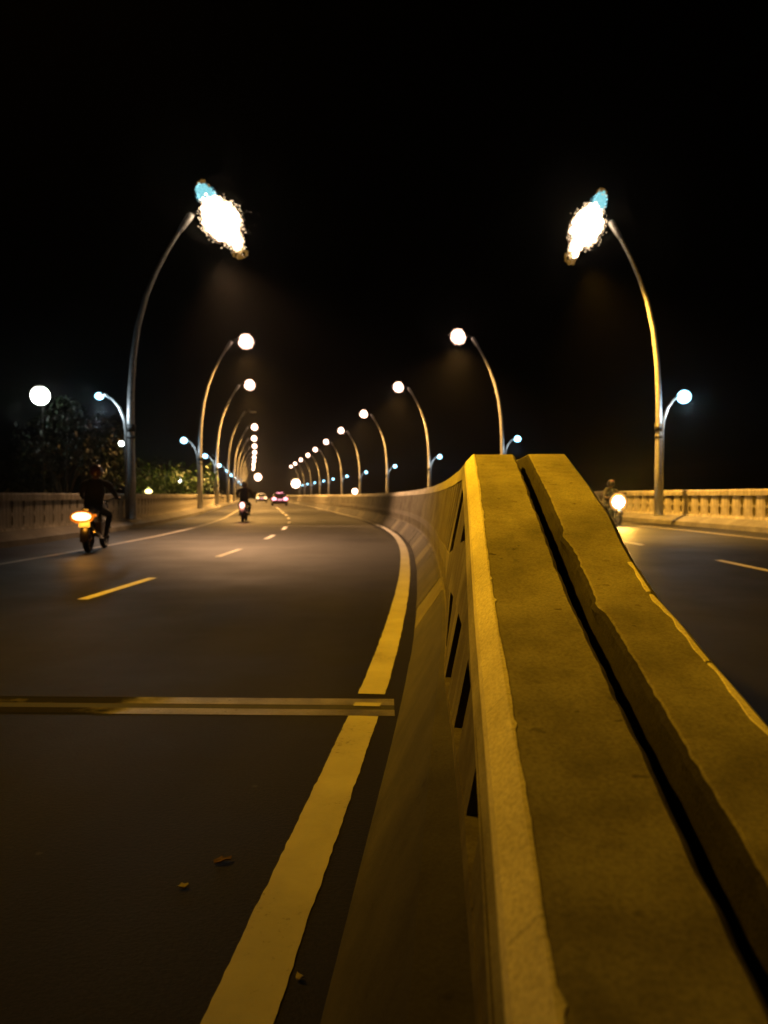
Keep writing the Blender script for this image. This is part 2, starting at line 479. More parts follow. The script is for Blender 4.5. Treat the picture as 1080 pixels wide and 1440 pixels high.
# sloped kerb at the foot, block by block
k = 0; D = -1.2
while D < 60:
    ln = 6.2 if D < 3 else (1.15 if D < 30 else 2.5)
    j = random.uniform(-.006,.006); up_ = random.uniform(-.008,.008)
    def kp(d, j=j, up_=up_):
        return [(-.625+j,0),(-.615+j,.03),(-.425+j,zk(d)-.03+up_),(-.41+j,zk(d)+up_),(bt(d,zk(d))+.015,zk(d)+.012),(bt(d,0)+.015,0)]
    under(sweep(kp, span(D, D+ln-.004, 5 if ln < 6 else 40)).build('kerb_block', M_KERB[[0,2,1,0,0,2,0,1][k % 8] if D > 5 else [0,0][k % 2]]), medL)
    D += ln; k += 1
under(sweep(lambda d: [(-.625,0),(-.41,zk(d)),(bt(d,zk(d))-.003,zk(d)),(bt(d,0)-.003,0)], stations(D, 200)).build('kerb_run', M_KERB[0]), medL)
# far half
def rr_(D):
    q = min(1, max(0, (D-2.3)/.7)); return .208+.030*q*q*(3-2*q)
def sl(D): return .033-.016*math.exp(-((D-2.62)/.07)**2)-.014*math.exp(-((D-2.02)/.05)**2)+.004*nz(D*2.7,21)+.003*nz(D*11,22)+(.004*nz(D*31,23))
for a, b in [(-1.5,4.0),(4.0,9.0),(9.006,14),(14.006,20),(20.006,30),(30.006,60),(60,200)]:
    def prof(D):
        t = top(D)+.004*nz(D*1.9,13); e = sl(D)+.001
        r = rr_(D)+.004*nz(D*4,24)
        return [(e,t-.004),(e+.004,t),(.12,t+.002*nz(D*3,26)),(r-.022,t),(r,t-.024),(r,t-.13),(e,t-.13)]
    under(sweep(prof, fine(a, b)).build('coping_block', M_COPING), medR)
for a, b in [(-1.2,1.2),(1.205,1.62),(1.63,2.1),(2.12,2.36)]:
    Ds = fine(a, b); vs = []; fs = []
    for D in Ds:
        t = top(D)+.0026+.004*nz(D*1.9,13); r = .208+.004*nz(D*4,24)
        w = max(.024, .030+.007*nz(D*6,31)+.006*nz(D*15,32))
        for o, z in ((r+.0035,t-.05),(r+.004,t-.026),(r-.021,t),(r-w,t),(r-w-.003,t-.0045)): vs.append(P(D, o, z))
    for i in range(len(Ds)-1):
        for q in range(4): fs.append((i*5+q, i*5+q+1, i*5+q+6, i*5+q+5))
    under(MB().add(vs, fs).build('edge_strip', M_EDGE), medR)
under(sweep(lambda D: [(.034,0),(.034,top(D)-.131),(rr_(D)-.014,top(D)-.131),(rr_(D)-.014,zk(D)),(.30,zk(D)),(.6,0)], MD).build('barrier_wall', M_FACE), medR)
# rough mortar face along the slot, slot shade put into its dark colour
def slot_prof(D):
    t = top(D)+.004*nz(D*1.9,13)
    a = .010+.004*nz(D*5,41)
    w = sl(D); m = .018+.008*nz(D*8,43)
    return [(a,t-.13),(a+.004*nz(D*13,42),t-.085),(min(m,w-.004),t-.04+.012*nz(D*9,44)),(w-.009+.004*nz(D*17,46),t-.014),(w,t-.0035),(w+.0005,t-.13)]
for a, b in [(-1.5,4.0),(4.0,9.0)]:
    under(sweep(slot_prof, fine(a, b)).build('slot_mortar', M_SLOT), medR)

# ------------------------------------------------------------------ outer parapet walls with waisted balusters
def baluster_mesh():
    h = .62; prof = [(0,.309),(.03,.305),(.07,.282),(.16,.252),(.28,.248),(.38,.254),(.44,.276),(.475,.309),(.525,.309),(.56,.276),(.62,.258),(.72,.248),(.84,.234),(.93,.222),(.97,.23),(1,.24)]
    pts = [(w, t*h) for t, w in prof] + [(-w, t*h) for t, w in reversed(prof)]
    n = len(pts); d = .045
    ins = [(x*.955 if .03 < 1 else x, z) for x, z in pts]
    vs = [(d, y, z) for y, z in pts] + [(-d, y, z) for y, z in pts]
    mb = MB().add(vs, [tuple(range(n)), tuple(range(2*n-1, n-1, -1))]+[(i,(i+1)%n,n+(i+1)%n,n+i) for i in range(n)])
    return mb.mesh('baluster', M_WALL)
BAL = baluster_mesh()
def parapet(off, sgn, label, d0):
    """sgn: +1 when the road lies towards +offset"""
    root = tag(empty('parapet_wall', P(20, off, 0)), label, 'wall')
    bpy.context.view_layer.update()
    zf = lambda o: fall(o)
    Z = zf(off)
    WD = stations(-20, 330, .03, .6)
    under(sweep(lambda D: [(off+sgn*.48,Z-.02),(off+sgn*.46,Z+.13),(off+sgn*.12,Z+.30),(off-sgn*.16,Z+.30),(off-sgn*.16,Z-.3),(off+sgn*.48,Z-.3)], WD).build('base_kerb', M_WALLK), root)
    under(sweep(lambda D: [(off+sgn*.075,Z+.302),(off+sgn*.06,Z+.37),(off-sgn*.06,Z+.37),(off-sgn*.075,Z+.302)], WD).build('bottom_rail', M_WALL), root)
    D = -19; 
    while D < 330:
        L_ = 6.2 if D < 80 else 50
        e = min(D+L_-.012, 330)
        under(sweep(lambda d: [(off+sgn*.095,Z+.985),(off+sgn*.10,Z+1.13),(off+sgn*.075,Z+1.165),(off-sgn*.075,Z+1.165),(off-sgn*.10,Z+1.13),(off-sgn*.095,Z+.985)], span(D, e, 4)).build('top_rail', M_WALL), root)
        D += L_
    D = d0; far = MB()
    while D < 330:
        s = slope(D); q = P(D, off, Z+.368)
        if D < 78:
            o = bpy.data.objects.new('baluster', BAL); C.objects.link(o)
            o.location = q; o.rotation_euler = (0, 0, -math.atan(s)); under(o, root)
            D += .62*1.0
        else:
            M = Matrix.Translation(q) @ Matrix.Rotation(-math.atan(s), 4, 'Z')
            far.box(-.05,.05,-.23,.23,0,.62,M)
            D += .62
    o = under(far.build('distant_balusters', M_WALL), root); o['kind'] = 'stuff'
    return root
parapet(W_L, 1, 'dim brown balustrade wall with waisted blocks behind the orange lit motorcycle', 6)
parapet(W_R, -1, 'bright amber balustrade wall with waisted blocks beyond the barrier and headlight', 8)

# ------------------------------------------------------------------ street lamps
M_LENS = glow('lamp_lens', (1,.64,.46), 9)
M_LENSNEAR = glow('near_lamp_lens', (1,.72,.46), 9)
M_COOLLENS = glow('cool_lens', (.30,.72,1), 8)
M_CYAN = glow('cyan_lens', (.30,.82,.92), .85)  # cyan, gold and rim tints colour the added glare and flare
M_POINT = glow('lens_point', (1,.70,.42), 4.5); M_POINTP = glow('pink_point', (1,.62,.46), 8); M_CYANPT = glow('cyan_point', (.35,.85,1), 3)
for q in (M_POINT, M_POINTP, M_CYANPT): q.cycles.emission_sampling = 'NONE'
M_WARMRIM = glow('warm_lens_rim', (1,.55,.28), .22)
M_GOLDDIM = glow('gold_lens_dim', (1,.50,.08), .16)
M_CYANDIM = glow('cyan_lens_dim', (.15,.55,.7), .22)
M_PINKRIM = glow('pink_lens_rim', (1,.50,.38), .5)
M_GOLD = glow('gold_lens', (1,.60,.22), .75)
def add_light(name, parent, loc, energy, col, radius, spot=None, blend=.6, aim=None):
    ld = bpy.data.lights.new(name, 'SPOT' if spot else 'POINT')
    ld.energy = energy; ld.color = col; ld.shadow_soft_size = radius
    if spot: ld.spot_size = R(spot); ld.spot_blend = blend
    lo = bpy.data.objects.new(name, ld); C.objects.link(lo)
    lo.parent = parent; lo.location = loc
    if aim: lo.rotation_euler = Vector(aim).to_track_quat('-Z', 'Y').to_euler()
    return lo

def lamp_parts(d, near):
    """d = +1: the arm reaches towards +x; near: the two brightest lamp heads"""
    root = empty('street_lamp')
    pts = [(0,0,0),(0,0,1.5),(-.02*d,0,3.4),(.0,0,4.3),(.07*d,0,5.4),(.22*d,0,6.5),(.47*d,0,7.5),(.78*d,0,8.3),(1.12*d,0,9.0),(1.5*d,0,9.65),(1.82*d,0,10.15)]
    rad = [.125,.12,.112,.104,.095,.088,.082,.075,.07,.064,.06]
    pole = MB().tube(pts, rad, 14).build('pole', M_METAL, root, True)
    MB().box(-.22,.22,-.22,.22,0,.03).build('base_plate', M_METAL, root)
    if True:
        m = MB().tube([(0,0,2.95),(0,0,3.2)], .135, 14).build('clamp_band', M_DARK, root, True)
        m = MB().tube([(0,0,2.72),(0,0,2.8)], .13, 14).build('clamp_band', M_DARK, root, True)
    # cool side lamp with its own slim mast strapped to the pole
    x0 = -.155*d
    ap = [(x0,0,.02),(x0,0,2.95),(x0-.05*d,0,3.35),(x0-.2*d,0,3.77),(x0-.42*d,0,4.05),(x0-.62*d,0,4.17)]
    side = MB().tube(ap, [.06,.06,.055,.045,.038,.034], 10).build('side_arm', M_METAL, root, True)
    MB().sphere((x0-.72*d,0,4.195), (.16,.1,.06), 12, 6).build('side_lamp', M_HEAD, side, True)
    q = (.13 if d > 0 else .25) if near else .2
    MB().sphere((x0-.82*d,0,4.15), (q,q,q*.9), 16, 10).build('side_lens', M_COOLLENS, side, True)
    # tapered sleeve at the tip, then the neck and the head
    tip = pts[-1]
    hd = MB().tube([(1.5*d,0,9.65),(1.60*d,0,9.8),(1.80*d,0,10.11),(1.90*d,0,10.24)], [.07,.10,.12,.09], 12)
    head = hd.build('lamp_head', M_HEAD, root, True)
    cz = 10.25 if not near else 10.05
    MB().tube([(1.88*d,0,10.22),(2.1*d,0,10.34),(2.4*d,0,cz+.12),(2.7*d,0,cz+.12)], [.06,.05,.1,.05], 10).build('neck', M_DARK, head, True)
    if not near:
        MB().sphere((2.76*d,0,cz), (.385,.36,.38), 22, 14).build('lens', M_LENS, head, True)  # globe enlarged to the size of the lamp's glare
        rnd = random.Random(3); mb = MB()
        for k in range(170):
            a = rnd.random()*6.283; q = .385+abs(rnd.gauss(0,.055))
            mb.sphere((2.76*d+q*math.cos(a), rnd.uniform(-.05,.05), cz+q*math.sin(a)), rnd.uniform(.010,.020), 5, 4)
        o = mb.build('lens_points', M_POINTP, head, True); o['kind'] = 'stuff'  # bright specks added to imitate a soft glare edge
        MB().sphere((2.76*d,.12,cz), (.43,.28,.42), 24, 14).build('glare_skirt', M_PINKRIM, head, True)  # dim emissive shell added as a pink glare fringe, no real fitting
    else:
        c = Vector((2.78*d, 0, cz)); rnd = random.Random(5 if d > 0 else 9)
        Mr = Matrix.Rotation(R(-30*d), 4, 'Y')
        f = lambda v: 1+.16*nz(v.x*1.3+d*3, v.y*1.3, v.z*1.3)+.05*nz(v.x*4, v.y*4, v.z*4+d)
        MB().sphere(c, (.50,.42,.66), 30, 20, f, Mr).build('lens', M_LENSNEAR, head, True)  # lens enlarged and slanted to the shape of its glare
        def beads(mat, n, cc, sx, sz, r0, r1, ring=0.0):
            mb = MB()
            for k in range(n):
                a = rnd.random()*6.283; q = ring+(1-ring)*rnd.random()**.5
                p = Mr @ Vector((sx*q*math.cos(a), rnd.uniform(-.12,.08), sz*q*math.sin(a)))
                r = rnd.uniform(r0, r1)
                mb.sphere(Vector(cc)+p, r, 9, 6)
            o = mb.build('lens_beads', mat, head, True); o['kind'] = 'stuff'  # emissive beads shaped as lens glare and coloured flare lobes
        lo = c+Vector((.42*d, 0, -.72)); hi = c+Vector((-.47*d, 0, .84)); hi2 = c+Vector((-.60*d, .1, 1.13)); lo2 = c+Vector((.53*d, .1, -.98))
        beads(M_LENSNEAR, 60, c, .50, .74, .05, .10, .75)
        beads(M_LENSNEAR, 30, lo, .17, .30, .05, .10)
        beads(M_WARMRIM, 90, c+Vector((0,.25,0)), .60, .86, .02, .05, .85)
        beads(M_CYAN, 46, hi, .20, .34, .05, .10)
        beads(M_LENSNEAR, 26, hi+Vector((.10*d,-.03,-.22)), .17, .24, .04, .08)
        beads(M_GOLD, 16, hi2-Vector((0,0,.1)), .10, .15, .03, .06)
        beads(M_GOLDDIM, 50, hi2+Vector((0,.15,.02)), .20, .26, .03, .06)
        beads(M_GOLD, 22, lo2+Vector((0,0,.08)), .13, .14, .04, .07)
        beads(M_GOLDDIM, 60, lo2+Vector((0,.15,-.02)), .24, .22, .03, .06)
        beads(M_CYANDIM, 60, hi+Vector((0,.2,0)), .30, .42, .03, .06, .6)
        MB().tube([hi2+Vector((0,.3,0)), c+Vector((0,.45,0)), lo2+Vector((0,.3,0))], .06, 8).build('lens_bar', M_HEAD, head, True)  # bar added behind the flare lobes to hold them together
        # tiny emissive points thinning outwards, imitating the soft edge of lens glare
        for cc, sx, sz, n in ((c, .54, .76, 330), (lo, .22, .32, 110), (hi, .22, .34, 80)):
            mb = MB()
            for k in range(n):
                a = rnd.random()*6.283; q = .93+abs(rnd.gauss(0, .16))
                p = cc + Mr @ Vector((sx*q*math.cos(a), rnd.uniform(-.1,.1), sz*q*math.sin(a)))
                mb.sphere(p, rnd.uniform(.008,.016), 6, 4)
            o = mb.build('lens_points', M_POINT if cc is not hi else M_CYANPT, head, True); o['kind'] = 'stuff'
    return root
ORD = ['first','second','third','fourth','fifth','sixth','seventh','eighth','ninth','tenth','eleventh','twelfth','thirteenth','fourteenth']
LEFT = [(-8.52,26),(-11.2,47),(-14.2,65.5),(-17.4,86),(-20.6,106),(-24.2,127),(-27.5,147),(-31.0,168),(-34.8,190),(-38.4,211),(-42.1,232),(-45.8,254),(-49.5,275)]
RIGHT = [(9.25,26),(7.2,47),(4.0,68.6),(.35,91),(-3.6,114),(-7.6,138),(-11.6,161),(-15.3,183),(-19.6,207),(-24.0,232),(-28,255)]
def rows(lst, d, wname, zb):
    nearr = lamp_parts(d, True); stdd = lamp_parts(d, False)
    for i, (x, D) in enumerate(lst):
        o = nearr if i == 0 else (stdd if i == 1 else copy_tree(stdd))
        o.location = (x, D, zb); o.rotation_euler = (0, 0, math.atan(-slope(D)) if D > 30 else 0)
        if i == 0: o.scale = (1.1,1,1) if d > 0 else (.88,1,.965)
        tag(o, f'curved street lamp, {ORD[i]} of its row going away, along the {wname}', 'street lamp', 'curved street lamps lining the bridge')
        if d > 0 and i == 3:      # this one is out
            for ch in o.children:
                if ch.name.startswith('lamp_head'):
                    for g in list(ch.children):
                        if g.name.startswith('glare_skirt') or g.name.startswith('lens_points'):
                            bpy.data.objects.remove(g); continue
                        if g.name.startswith('lens'):
                            g.data = g.data.copy(); g.data.materials.clear(); g.data.materials.append(M_HEAD)
                            g.scale = (1,1,.3); g.location = (0,0,7.1)
            o['label'] = 'curved street lamp with its main light out, along the ' + wname
            continue
        if d > 0 and i > 9 or d < 0 and i > 7: continue
        add_light('lamp_light', o, (2.75*d, 0, 9.6 if i else 8.6), 24000 if i else (20000 if d < 0 else 17000), WARM if i else (AMBERN if d < 0 else PINKN), .35, (140 if i == 1 else 124) if i else (104 if d < 0 else 86), .8, (.1*d, .12 if i > 1 else -.05, -1) if i else ((.30, -.1, -1) if d < 0 else (.40, -.40, -1)))
        if i < 3: add_light('side_light', o, (-.80*d, -.35, 3.6), 90 if i == 0 else 30, COLD, .15)
rows(LEFT, 1, 'wall behind the motorcycles', .3)
rows(RIGHT, -1, 'wall beyond the median', .42)
# the lamp beside the camera that lights the barrier amber
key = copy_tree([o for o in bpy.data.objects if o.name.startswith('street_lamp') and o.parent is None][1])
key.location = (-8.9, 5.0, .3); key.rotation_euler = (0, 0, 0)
tag(key, 'curved street lamp standing beside the camera, out of the picture', 'street lamp', 'curved street lamps lining the bridge')
for ch in list(key.children):
    if ch.type == 'LIGHT': bpy.data.objects.remove(ch)
add_light('lamp_light', key, (2.75, 0, 9.4), 14500, AMBER, .3, 100, 1.0, (11.2, 5, -8.2))

# ------------------------------------------------------------------ thin haze added round the whole bridge for lamp glow
hz = MB().box(-160, 130, -45, 345, -7.6, 13.5).build('haze', None)
tag(hz, 'thin haze added for the glow around the lamps', kind='stuff')
mh = bpy.data.materials.new('glow_haze'); mh.use_nodes = True; hn = mh.node_tree
hn.nodes.remove(hn.nodes['Principled BSDF'])
pv = hn.nodes.new('ShaderNodeVolumePrincipled'); pv.inputs['Density'].default_value = .00035; pv.inputs['Anisotropy'].default_value = .93
pv.inputs['Color'].default_value = (.9,.9,.92,1)
hn.links.new(pv.outputs[0], hn.nodes['Material Output'].inputs['Volume'])
hz.data.materials.append(mh)

# ------------------------------------------------------------------ people and vehicles
M_JACKET = plain('dark_jacket', (.005,.004,.0035), .9)
M_BROWNJ = plain('brown_jacket', (.085,.055,.03), .85)
M_TROUSER = plain('dark_trousers', (.015,.016,.022), .85)
M_SKIN = plain('skin', (.26,.13,.075), .55)
M_SHOE = plain('shoe_leather', (.012,.011,.01), .5)
M_HELMET = plain('helmet_shell', (.05,.013,.010), .3, 0, .6)
M_HELMETP = plain('pale_helmet_shell', (.22,.17,.10), .3, 0, .5)
M_VISOR = plain('visor', (.008,.008,.01), .08)
M_BIKE = plain('bike_paint', (.012,.010,.010), .35, .2, .3)
M_SEAT = plain('seat_vinyl', (.012,.012,.012), .6)
M_CHROME = plain('chrome', (.55,.55,.55), .2, 1)
M_ENGINE = plain('engine_alloy', (.16,.16,.16), .45, .8)
M_PLATE = plain('plate_white', (.6,.6,.55), .5)
M_CARP = plain('car_paint', (.02,.012,.014), .2, .4, .8)
M_GLASSD = plain('dark_glass', (.006,.006,.008), .06)
M_TAILHOT = glow('tail_hot', (1,.55,.22), 7)
M_TAILORANGE = glow('tail_orange', (1,.20,.005), .9)
M_TAILW = glow('tail_pink', (1,.42,.36), 5)
M_TAILR = glow('tail_red', (1,.05,.06), 2.2)
M_PINK = glow('tail_bright', (1,.30,.38), 5)
M_HEADW = glow('headlight_lens', (1,.86,.55), 30)
M_HEADHALO = glow('headlight_halo', (1,.42,.09), .9)
M_PLATEG = glow('lit_plate', (1,.45,.6), 1.3)
M_HELRED = glow('helmet_glint', (1,.10,.06), .55)

def skin_body(name, mats, nodes, edges, parent, pick):
    """nodes: {key: (co, radius)}; one continuous skinned body turned into a plain mesh"""
    keys = list(nodes); idx = {k: i for i, k in enumerate(keys)}
    me = bpy.data.meshes.new(name)
    me.from_pydata([nodes[k][0] for k in keys], [(idx[a], idx[b]) for a, b in edges], [])
    o = bpy.data.objects.new(name, me); C.objects.link(o)
    md = o.modifiers.new('skin', 'SKIN'); md.use_smooth_shade = True
    for i, k in enumerate(keys):
        sv = me.skin_vertices[0].data[i]
        r = nodes[k][1]; sv.radius = (r, r) if not isinstance(r, tuple) else r
        sv.use_root = (k == 'pelvis')
    sb = o.modifiers.new('subdivision', 'SUBSURF'); sb.levels = 2; sb.render_levels = 2
    bpy.context.view_layer.update()
    dg = bpy.context.evaluated_depsgraph_get()
    me2 = bpy.data.meshes.new_from_object(o.evaluated_get(dg))
    o.modifiers.clear(); o.data = me2; me2.name = name
    me2.materials.clear()
    for m in mats: me2.materials.append(m)
    for p in me2.polygons:
        p.material_index = pick(p.center); p.use_smooth = True
    o.parent = parent
    return o

def rider(parent_loc, rz, label, jacket, helmet, hm_glint=None, bulk=1.0, lean=0.0):
    root = tag(empty('person', parent_loc, rz), label, 'person')
    nodes = {'pelvis': ((0,-.22,.86), (.15*bulk,.13)), 'waist': ((0,-.17,1.02), (.145*bulk,.115)), 'chest': ((0,-.06+lean,1.22), (.18*bulk,.13)),
             'neck0': ((0,.0+lean,1.38), .075), 'neck': ((0,.03+lean,1.45), .055), 'head': ((0,.06+lean,1.55), .085), 'crown': ((0,.07+lean,1.63), .075)}
    edges = [('pelvis','waist'),('waist','chest'),('chest','neck0'),('neck0','neck'),('neck','head'),('head','crown')]
    for t, s in (('a', -1), ('b', 1)):
        nodes.update({'sh'+t: ((s*.19*bulk,.0+lean,1.33), .075), 'el'+t: ((s*.33,.19,1.12), .048), 'wr'+t: ((s*.335,.40,1.045), .032), 'pa'+t: ((s*.335,.455,1.05), (.036,.022)),
                      'hi'+t: ((s*.10,-.17,.84), .098), 'kn'+t: ((s*.22,.22,.70), .068), 'an'+t: ((s*.19,.0,.36), .044), 'he'+t: ((s*.19,-.02,.315), .04), 'to'+t: ((s*.20,.17,.30), .036)})
        edges += [('neck0','sh'+t),('sh'+t,'el'+t),('el'+t,'wr'+t),('wr'+t,'pa'+t),('pelvis','hi'+t),('hi'+t,'kn'+t),('kn'+t,'an'+t),('an'+t,'he'+t),('he'+t,'to'+t)]
        for q, (dx, ln) in enumerate(((-.032,.9),(-.011,1.0),(.011,.95),(.032,.8))):
            kx = s*.335+dx
            a, b, c = f'f{t}{q}0', f'f{t}{q}1', f'f{t}{q}2'
            nodes[a] = ((kx,.50,1.068), .0105); nodes[b] = ((kx,.50+.028*ln,1.05), .0095); nodes[c] = ((kx,.50+.020*ln,1.018), .0085)
            edges += [('pa'+t, a), (a, b), (b, c)]
        nodes['th'+t] = ((s*.335-s*.045,.465,1.03), .0115); nodes['tt'+t] = ((s*.335-s*.055,.495,1.012), .0095)
        edges += [('pa'+t,'th'+t),('th'+t,'tt'+t)]
    def pick(c):
        if c.z > 1.43: return 2
        if c.y > .41 and c.z > .95: return 2
        if c.z < .375 and c.y > -.2: return 3
        if c.z < .93 and not abs(c.x) > .3: return 1
        return 0
    skin_body('body', [jacket, M_TROUSER, M_SKIN, M_SHOE], nodes, edges, root, pick)
    hc = (0,.06+lean,1.585)
    hel = MB().sphere(hc, (.135,.158,.150), 24, 16, lambda d: 1 if d.z > -.55 else 1-.25*(-.55-d.z)).build('helmet', helmet, root, True)
    MB().sphere((0,.085+lean,1.575), (.118,.148,.075), 20, 10).build('visor', M_VISOR, hel, True)
    MB().torus((0,.06+lean,1.50), .118, .012, 'z', 24, 6).build('helmet_rim', M_SEAT, hel, True)
    if hm_glint:
        MB().sphere((0,hc[1]+.08,1.685), (.085,.05,.016), 14, 8).build('peak_glint', hm_glint, hel, True)  # red glint given as an emissive blob on the helmet peak
    return root

def wheel(parent, y, r, w):
    wh = MB().torus((0,y,r), r-w, w, 'x', 32, 10, 1.0).build('wheel', M_RUBBER, parent, True)
    MB().torus((0,y,r), r-w*2.0, .016, 'x', 32, 6, 1.6).build('rim', M_CHROME, wh, True)
    sp = MB()
    for k in range(6):
        a = math.pi*2*k/6
        sp.tube([(0,y,r),(0,y+(r-w*1.9)*math.cos(a),r+(r-w*1.9)*math.sin(a))], .014, 6)
    sp.disc((0,y,r), .05, .06, 'x', 14)
    sp.build('spokes', M_ENGINE, wh)
    return wh

def motorcycle(loc, rz, label, tail=None, head_on=False):
    root = tag(empty('motorcycle', loc, rz), label, 'motorcycle')
    wheel(root, -.63, .30, .058); wheel(root, .66, .30, .05)
    fr = MB()
    fr.tube([(0,.50,.98),(0,.30,.62),(0,.22,.34),(0,-.22,.34),(0,-.30,.66),(0,-.72,.80)], .028, 8)
    fr.tube([(0,.47,.92),(0,.05,.80),(0,-.30,.70)], .03, 8)
    for s in (-1, 1): fr.tube([(s*.08,-.10,.36),(s*.085,-.63,.30)], .022, 8)
    fr.build('frame', M_BIKE, root, True)
    fk = MB()
    for s in (-1, 1): fk.tube([(s*.085,.66,.30),(s*.085,.50,.86),(s*.085,.47,.98)], [.026,.024,.022], 8)
    fk.box(-.12,.12,.44,.52,.93,.96)
    fk.build('fork', M_CHROME, root, True)
    MB().box(-.13,.13,-.16,.20,.30,.56).build('engine', M_ENGINE, root)
    cyl = MB()
    for k in range(5): cyl.box(-.10,.10,.02,.2,.565+.025*k,.578+.025*k)
    cyl.build('cooling_fins', M_ENGINE, root)
    MB().sphere((0,.22,.86), (.145,.27,.12), 20, 12, lambda d: 1-.12*max(0,-d.y)).build('fuel_tank', M_BIKE, root, True)
    st = MB(); st.sphere((0,-.30,.79), (.135,.36,.06), 20, 10).sphere((0,-.58,.83), (.12,.20,.055), 18, 8); st.build('seat', M_SEAT, root, True)
    MB().hexa([(-.08,-.30,.62),(.08,-.30,.62),(-.05,-.84,.74),(.05,-.84,.74),(-.12,-.26,.76),(.12,-.26,.76),(-.06,-.86,.84),(.06,-.86,.84)]).build('tail_fairing', M_BIKE, root)
    hb = MB().tube([(-.40,.43,1.035),(-.24,.47,1.045),(-.12,.48,.99),(.12,.48,.99),(.24,.47,1.045),(.40,.43,1.035)], .014, 8).build('handlebar', M_CHROME, root, True)
    for s in (-1, 1): MB().tube([(s*.27,.462,1.043),(s*.40,.43,1.035)], .02, 10).build('grip', M_SEAT, hb, True)
    for s in (-1, 1):
        m = MB().tube([(s*.26,.47,1.05),(s*.32,.50,1.17)], .008, 6).sphere((s*.35,.51,1.20), (.07,.018,.042), 14, 8)
        m.build('mirror', M_BIKE, root, True)
    def guard(y, r, a0, a1):
        mb = MB(); n = 10; vs = []; fs = []
        for i in range(n+1):
            a = a0+(a1-a0)*i/n
            for x, q in ((-.075,-.02),(0,.012),(.075,-.02)): vs.append((x, y+(r+q)*math.cos(a), .30+(r+q)*math.sin(a)))
        for i in range(n):
            for k in range(2): fs.append((i*3+k,i*3+k+1,i*3+k+4,i*3+k+3))
        b = len(vs); vs += [(x*.94, (v0-y)*.975+y, (z-.3)*.975+.3) for x, v0, z in vs]
        fs += [tuple(b+i for i in f)[::-1] for f in fs[:]]
        return mb.add(vs, fs)
    guard(.66,.33,R(20),R(150)).build('mudguard', M_BIKE, root, True)
    guard(-.63,.34,R(35),R(195)).build('mudguard', M_BIKE, root, True)
    MB().tube([(.13,.15,.36),(.15,-.1,.26),(.16,-.4,.30),(.17,-.85,.40)], [.025,.025,.04,.05], 10).build('exhaust', M_CHROME, root, True)
    for s in (-1, 1): MB().tube([(s*.10,-.02,.28),(s*.26,-.02,.27)], .016, 8).build('footrest', M_SEAT, root, True)
    for s in (-1, 1): MB().sphere((s*.17,-.82,.72), (.04,.05,.028), 12, 8).tube([(s*.05,-.80,.74),(s*.15,-.82,.72)], .01, 6).build('indicator', M_TAILORANGE if tail and tail[3] else M_BIKE, root, True)
    MB().box(-.10,.10,-.905,-.895,.50,.62).build('number_plate', M_PLATE, root)
    MB().box(-.03,.03,-.89,-.84,.52,.76).build('plate_bracket', M_BIKE, root)
    # tail lamp
    w, h, x, hot = tail if tail else (.08,.04,0,False)
    tl = MB().sphere((x,-.90,.70), (w,.05,h), 22, 12).build('tail_lamp', M_TAILHOT if hot else (M_TAILW if tail else M_TAILR), root, True)
    if hot:
        MB().sphere((x,-.88,.685), (w*1.25,.045,h*1.55), 22, 12).build('tail_halo', M_TAILORANGE, tl, True)  # emissive shell standing in for the tail lamp's orange glare halo
    # headlight
    rr = .31 if head_on else .10
    hl = MB().sphere((0,.62,.88), (rr*1.05,.12,rr*1.05), 22, 12).build('headlight', M_BIKE, root, True)
    if head_on:
        MB().sphere((0,.68,.88), (rr*.78,.10,rr*.74), 24, 14).build('headlight_lens', M_HEADW, hl, True)  # lens widened to the bright core of the glare
        MB().torus((0,.70,.88), rr*.90, .055, 'y', 28, 8).build('headlight_halo', M_HEADHALO, hl, True)  # emissive ring standing in for the headlight's orange glare halo
        for s in (-1, 1):
            MB().hexa([(s*.10,.5,.66),(s*.24,.45,.62),(s*.12,.66,.68),(s*.2,.6,.66),(s*.12,.5,1.0),(s*.24,.45,.98),(s*.1,.64,1.0),(s*.2,.58,.98)]).build('front_fairing', M_BIKE, root)
    else:
        MB().sphere((0,.68,.88), (.085,.06,.085), 18, 10).build('headlight_lens', M_GLASSD, hl, True)
    return root

mA = (-5.80, 15.5, 0)
bikeA = motorcycle(mA, R(7), 'dark motorcycle with a blazing orange tail lamp beside the brown balustrade', (.175,.08,-.05,True))
rider(mA, R(7), 'person in dark clothes and red brown helmet riding the motorcycle with the orange lamp', M_JACKET, M_HELMET, M_PEAK if 'M_PEAK' in globals() else None, 1.3)
add_light('tail_light', bikeA, (0,-1.1,.68), 14, (1,.38,.03), .1)
mB = (-5.98, 33.0, 0)
bikeB = motorcycle(mB, R(4), 'dark motorcycle with a small pinkish white tail lamp riding away mid road', (.10,.12,0,False))
rider(mB, R(4), 'person in brown jacket and pale helmet riding away on the motorcycle ahead', M_BROWNJ, M_HELMETP, None, 1.3)
add_light('tail_light', bikeB, (0,-1.1,.68), 6, (1,.3,.2), .1)
mC = (7.82, 26.6, fall(7.2)+.002)
bikeC = motorcycle(mC, R(188), 'motorcycle with a dazzling round headlight coming past the end of the barrier', None, True)
rider(mC, R(188), 'person in dark clothes with a red glint on the helmet behind the dazzling headlight', M_JACKET, M_BIKE, M_HELRED, 1.0)
add_light('head_light', bikeC, (0,1.0,.88), 700, (1,.50,.06), .12, 120, .9, (.6,1,.06))
for o_ in [bikeC]+[q for q in bpy.data.objects if q.name.startswith('person') and q.parent is None and abs(q.location.x-7.82) < .01]: o_.scale = (.92,.92,.90)

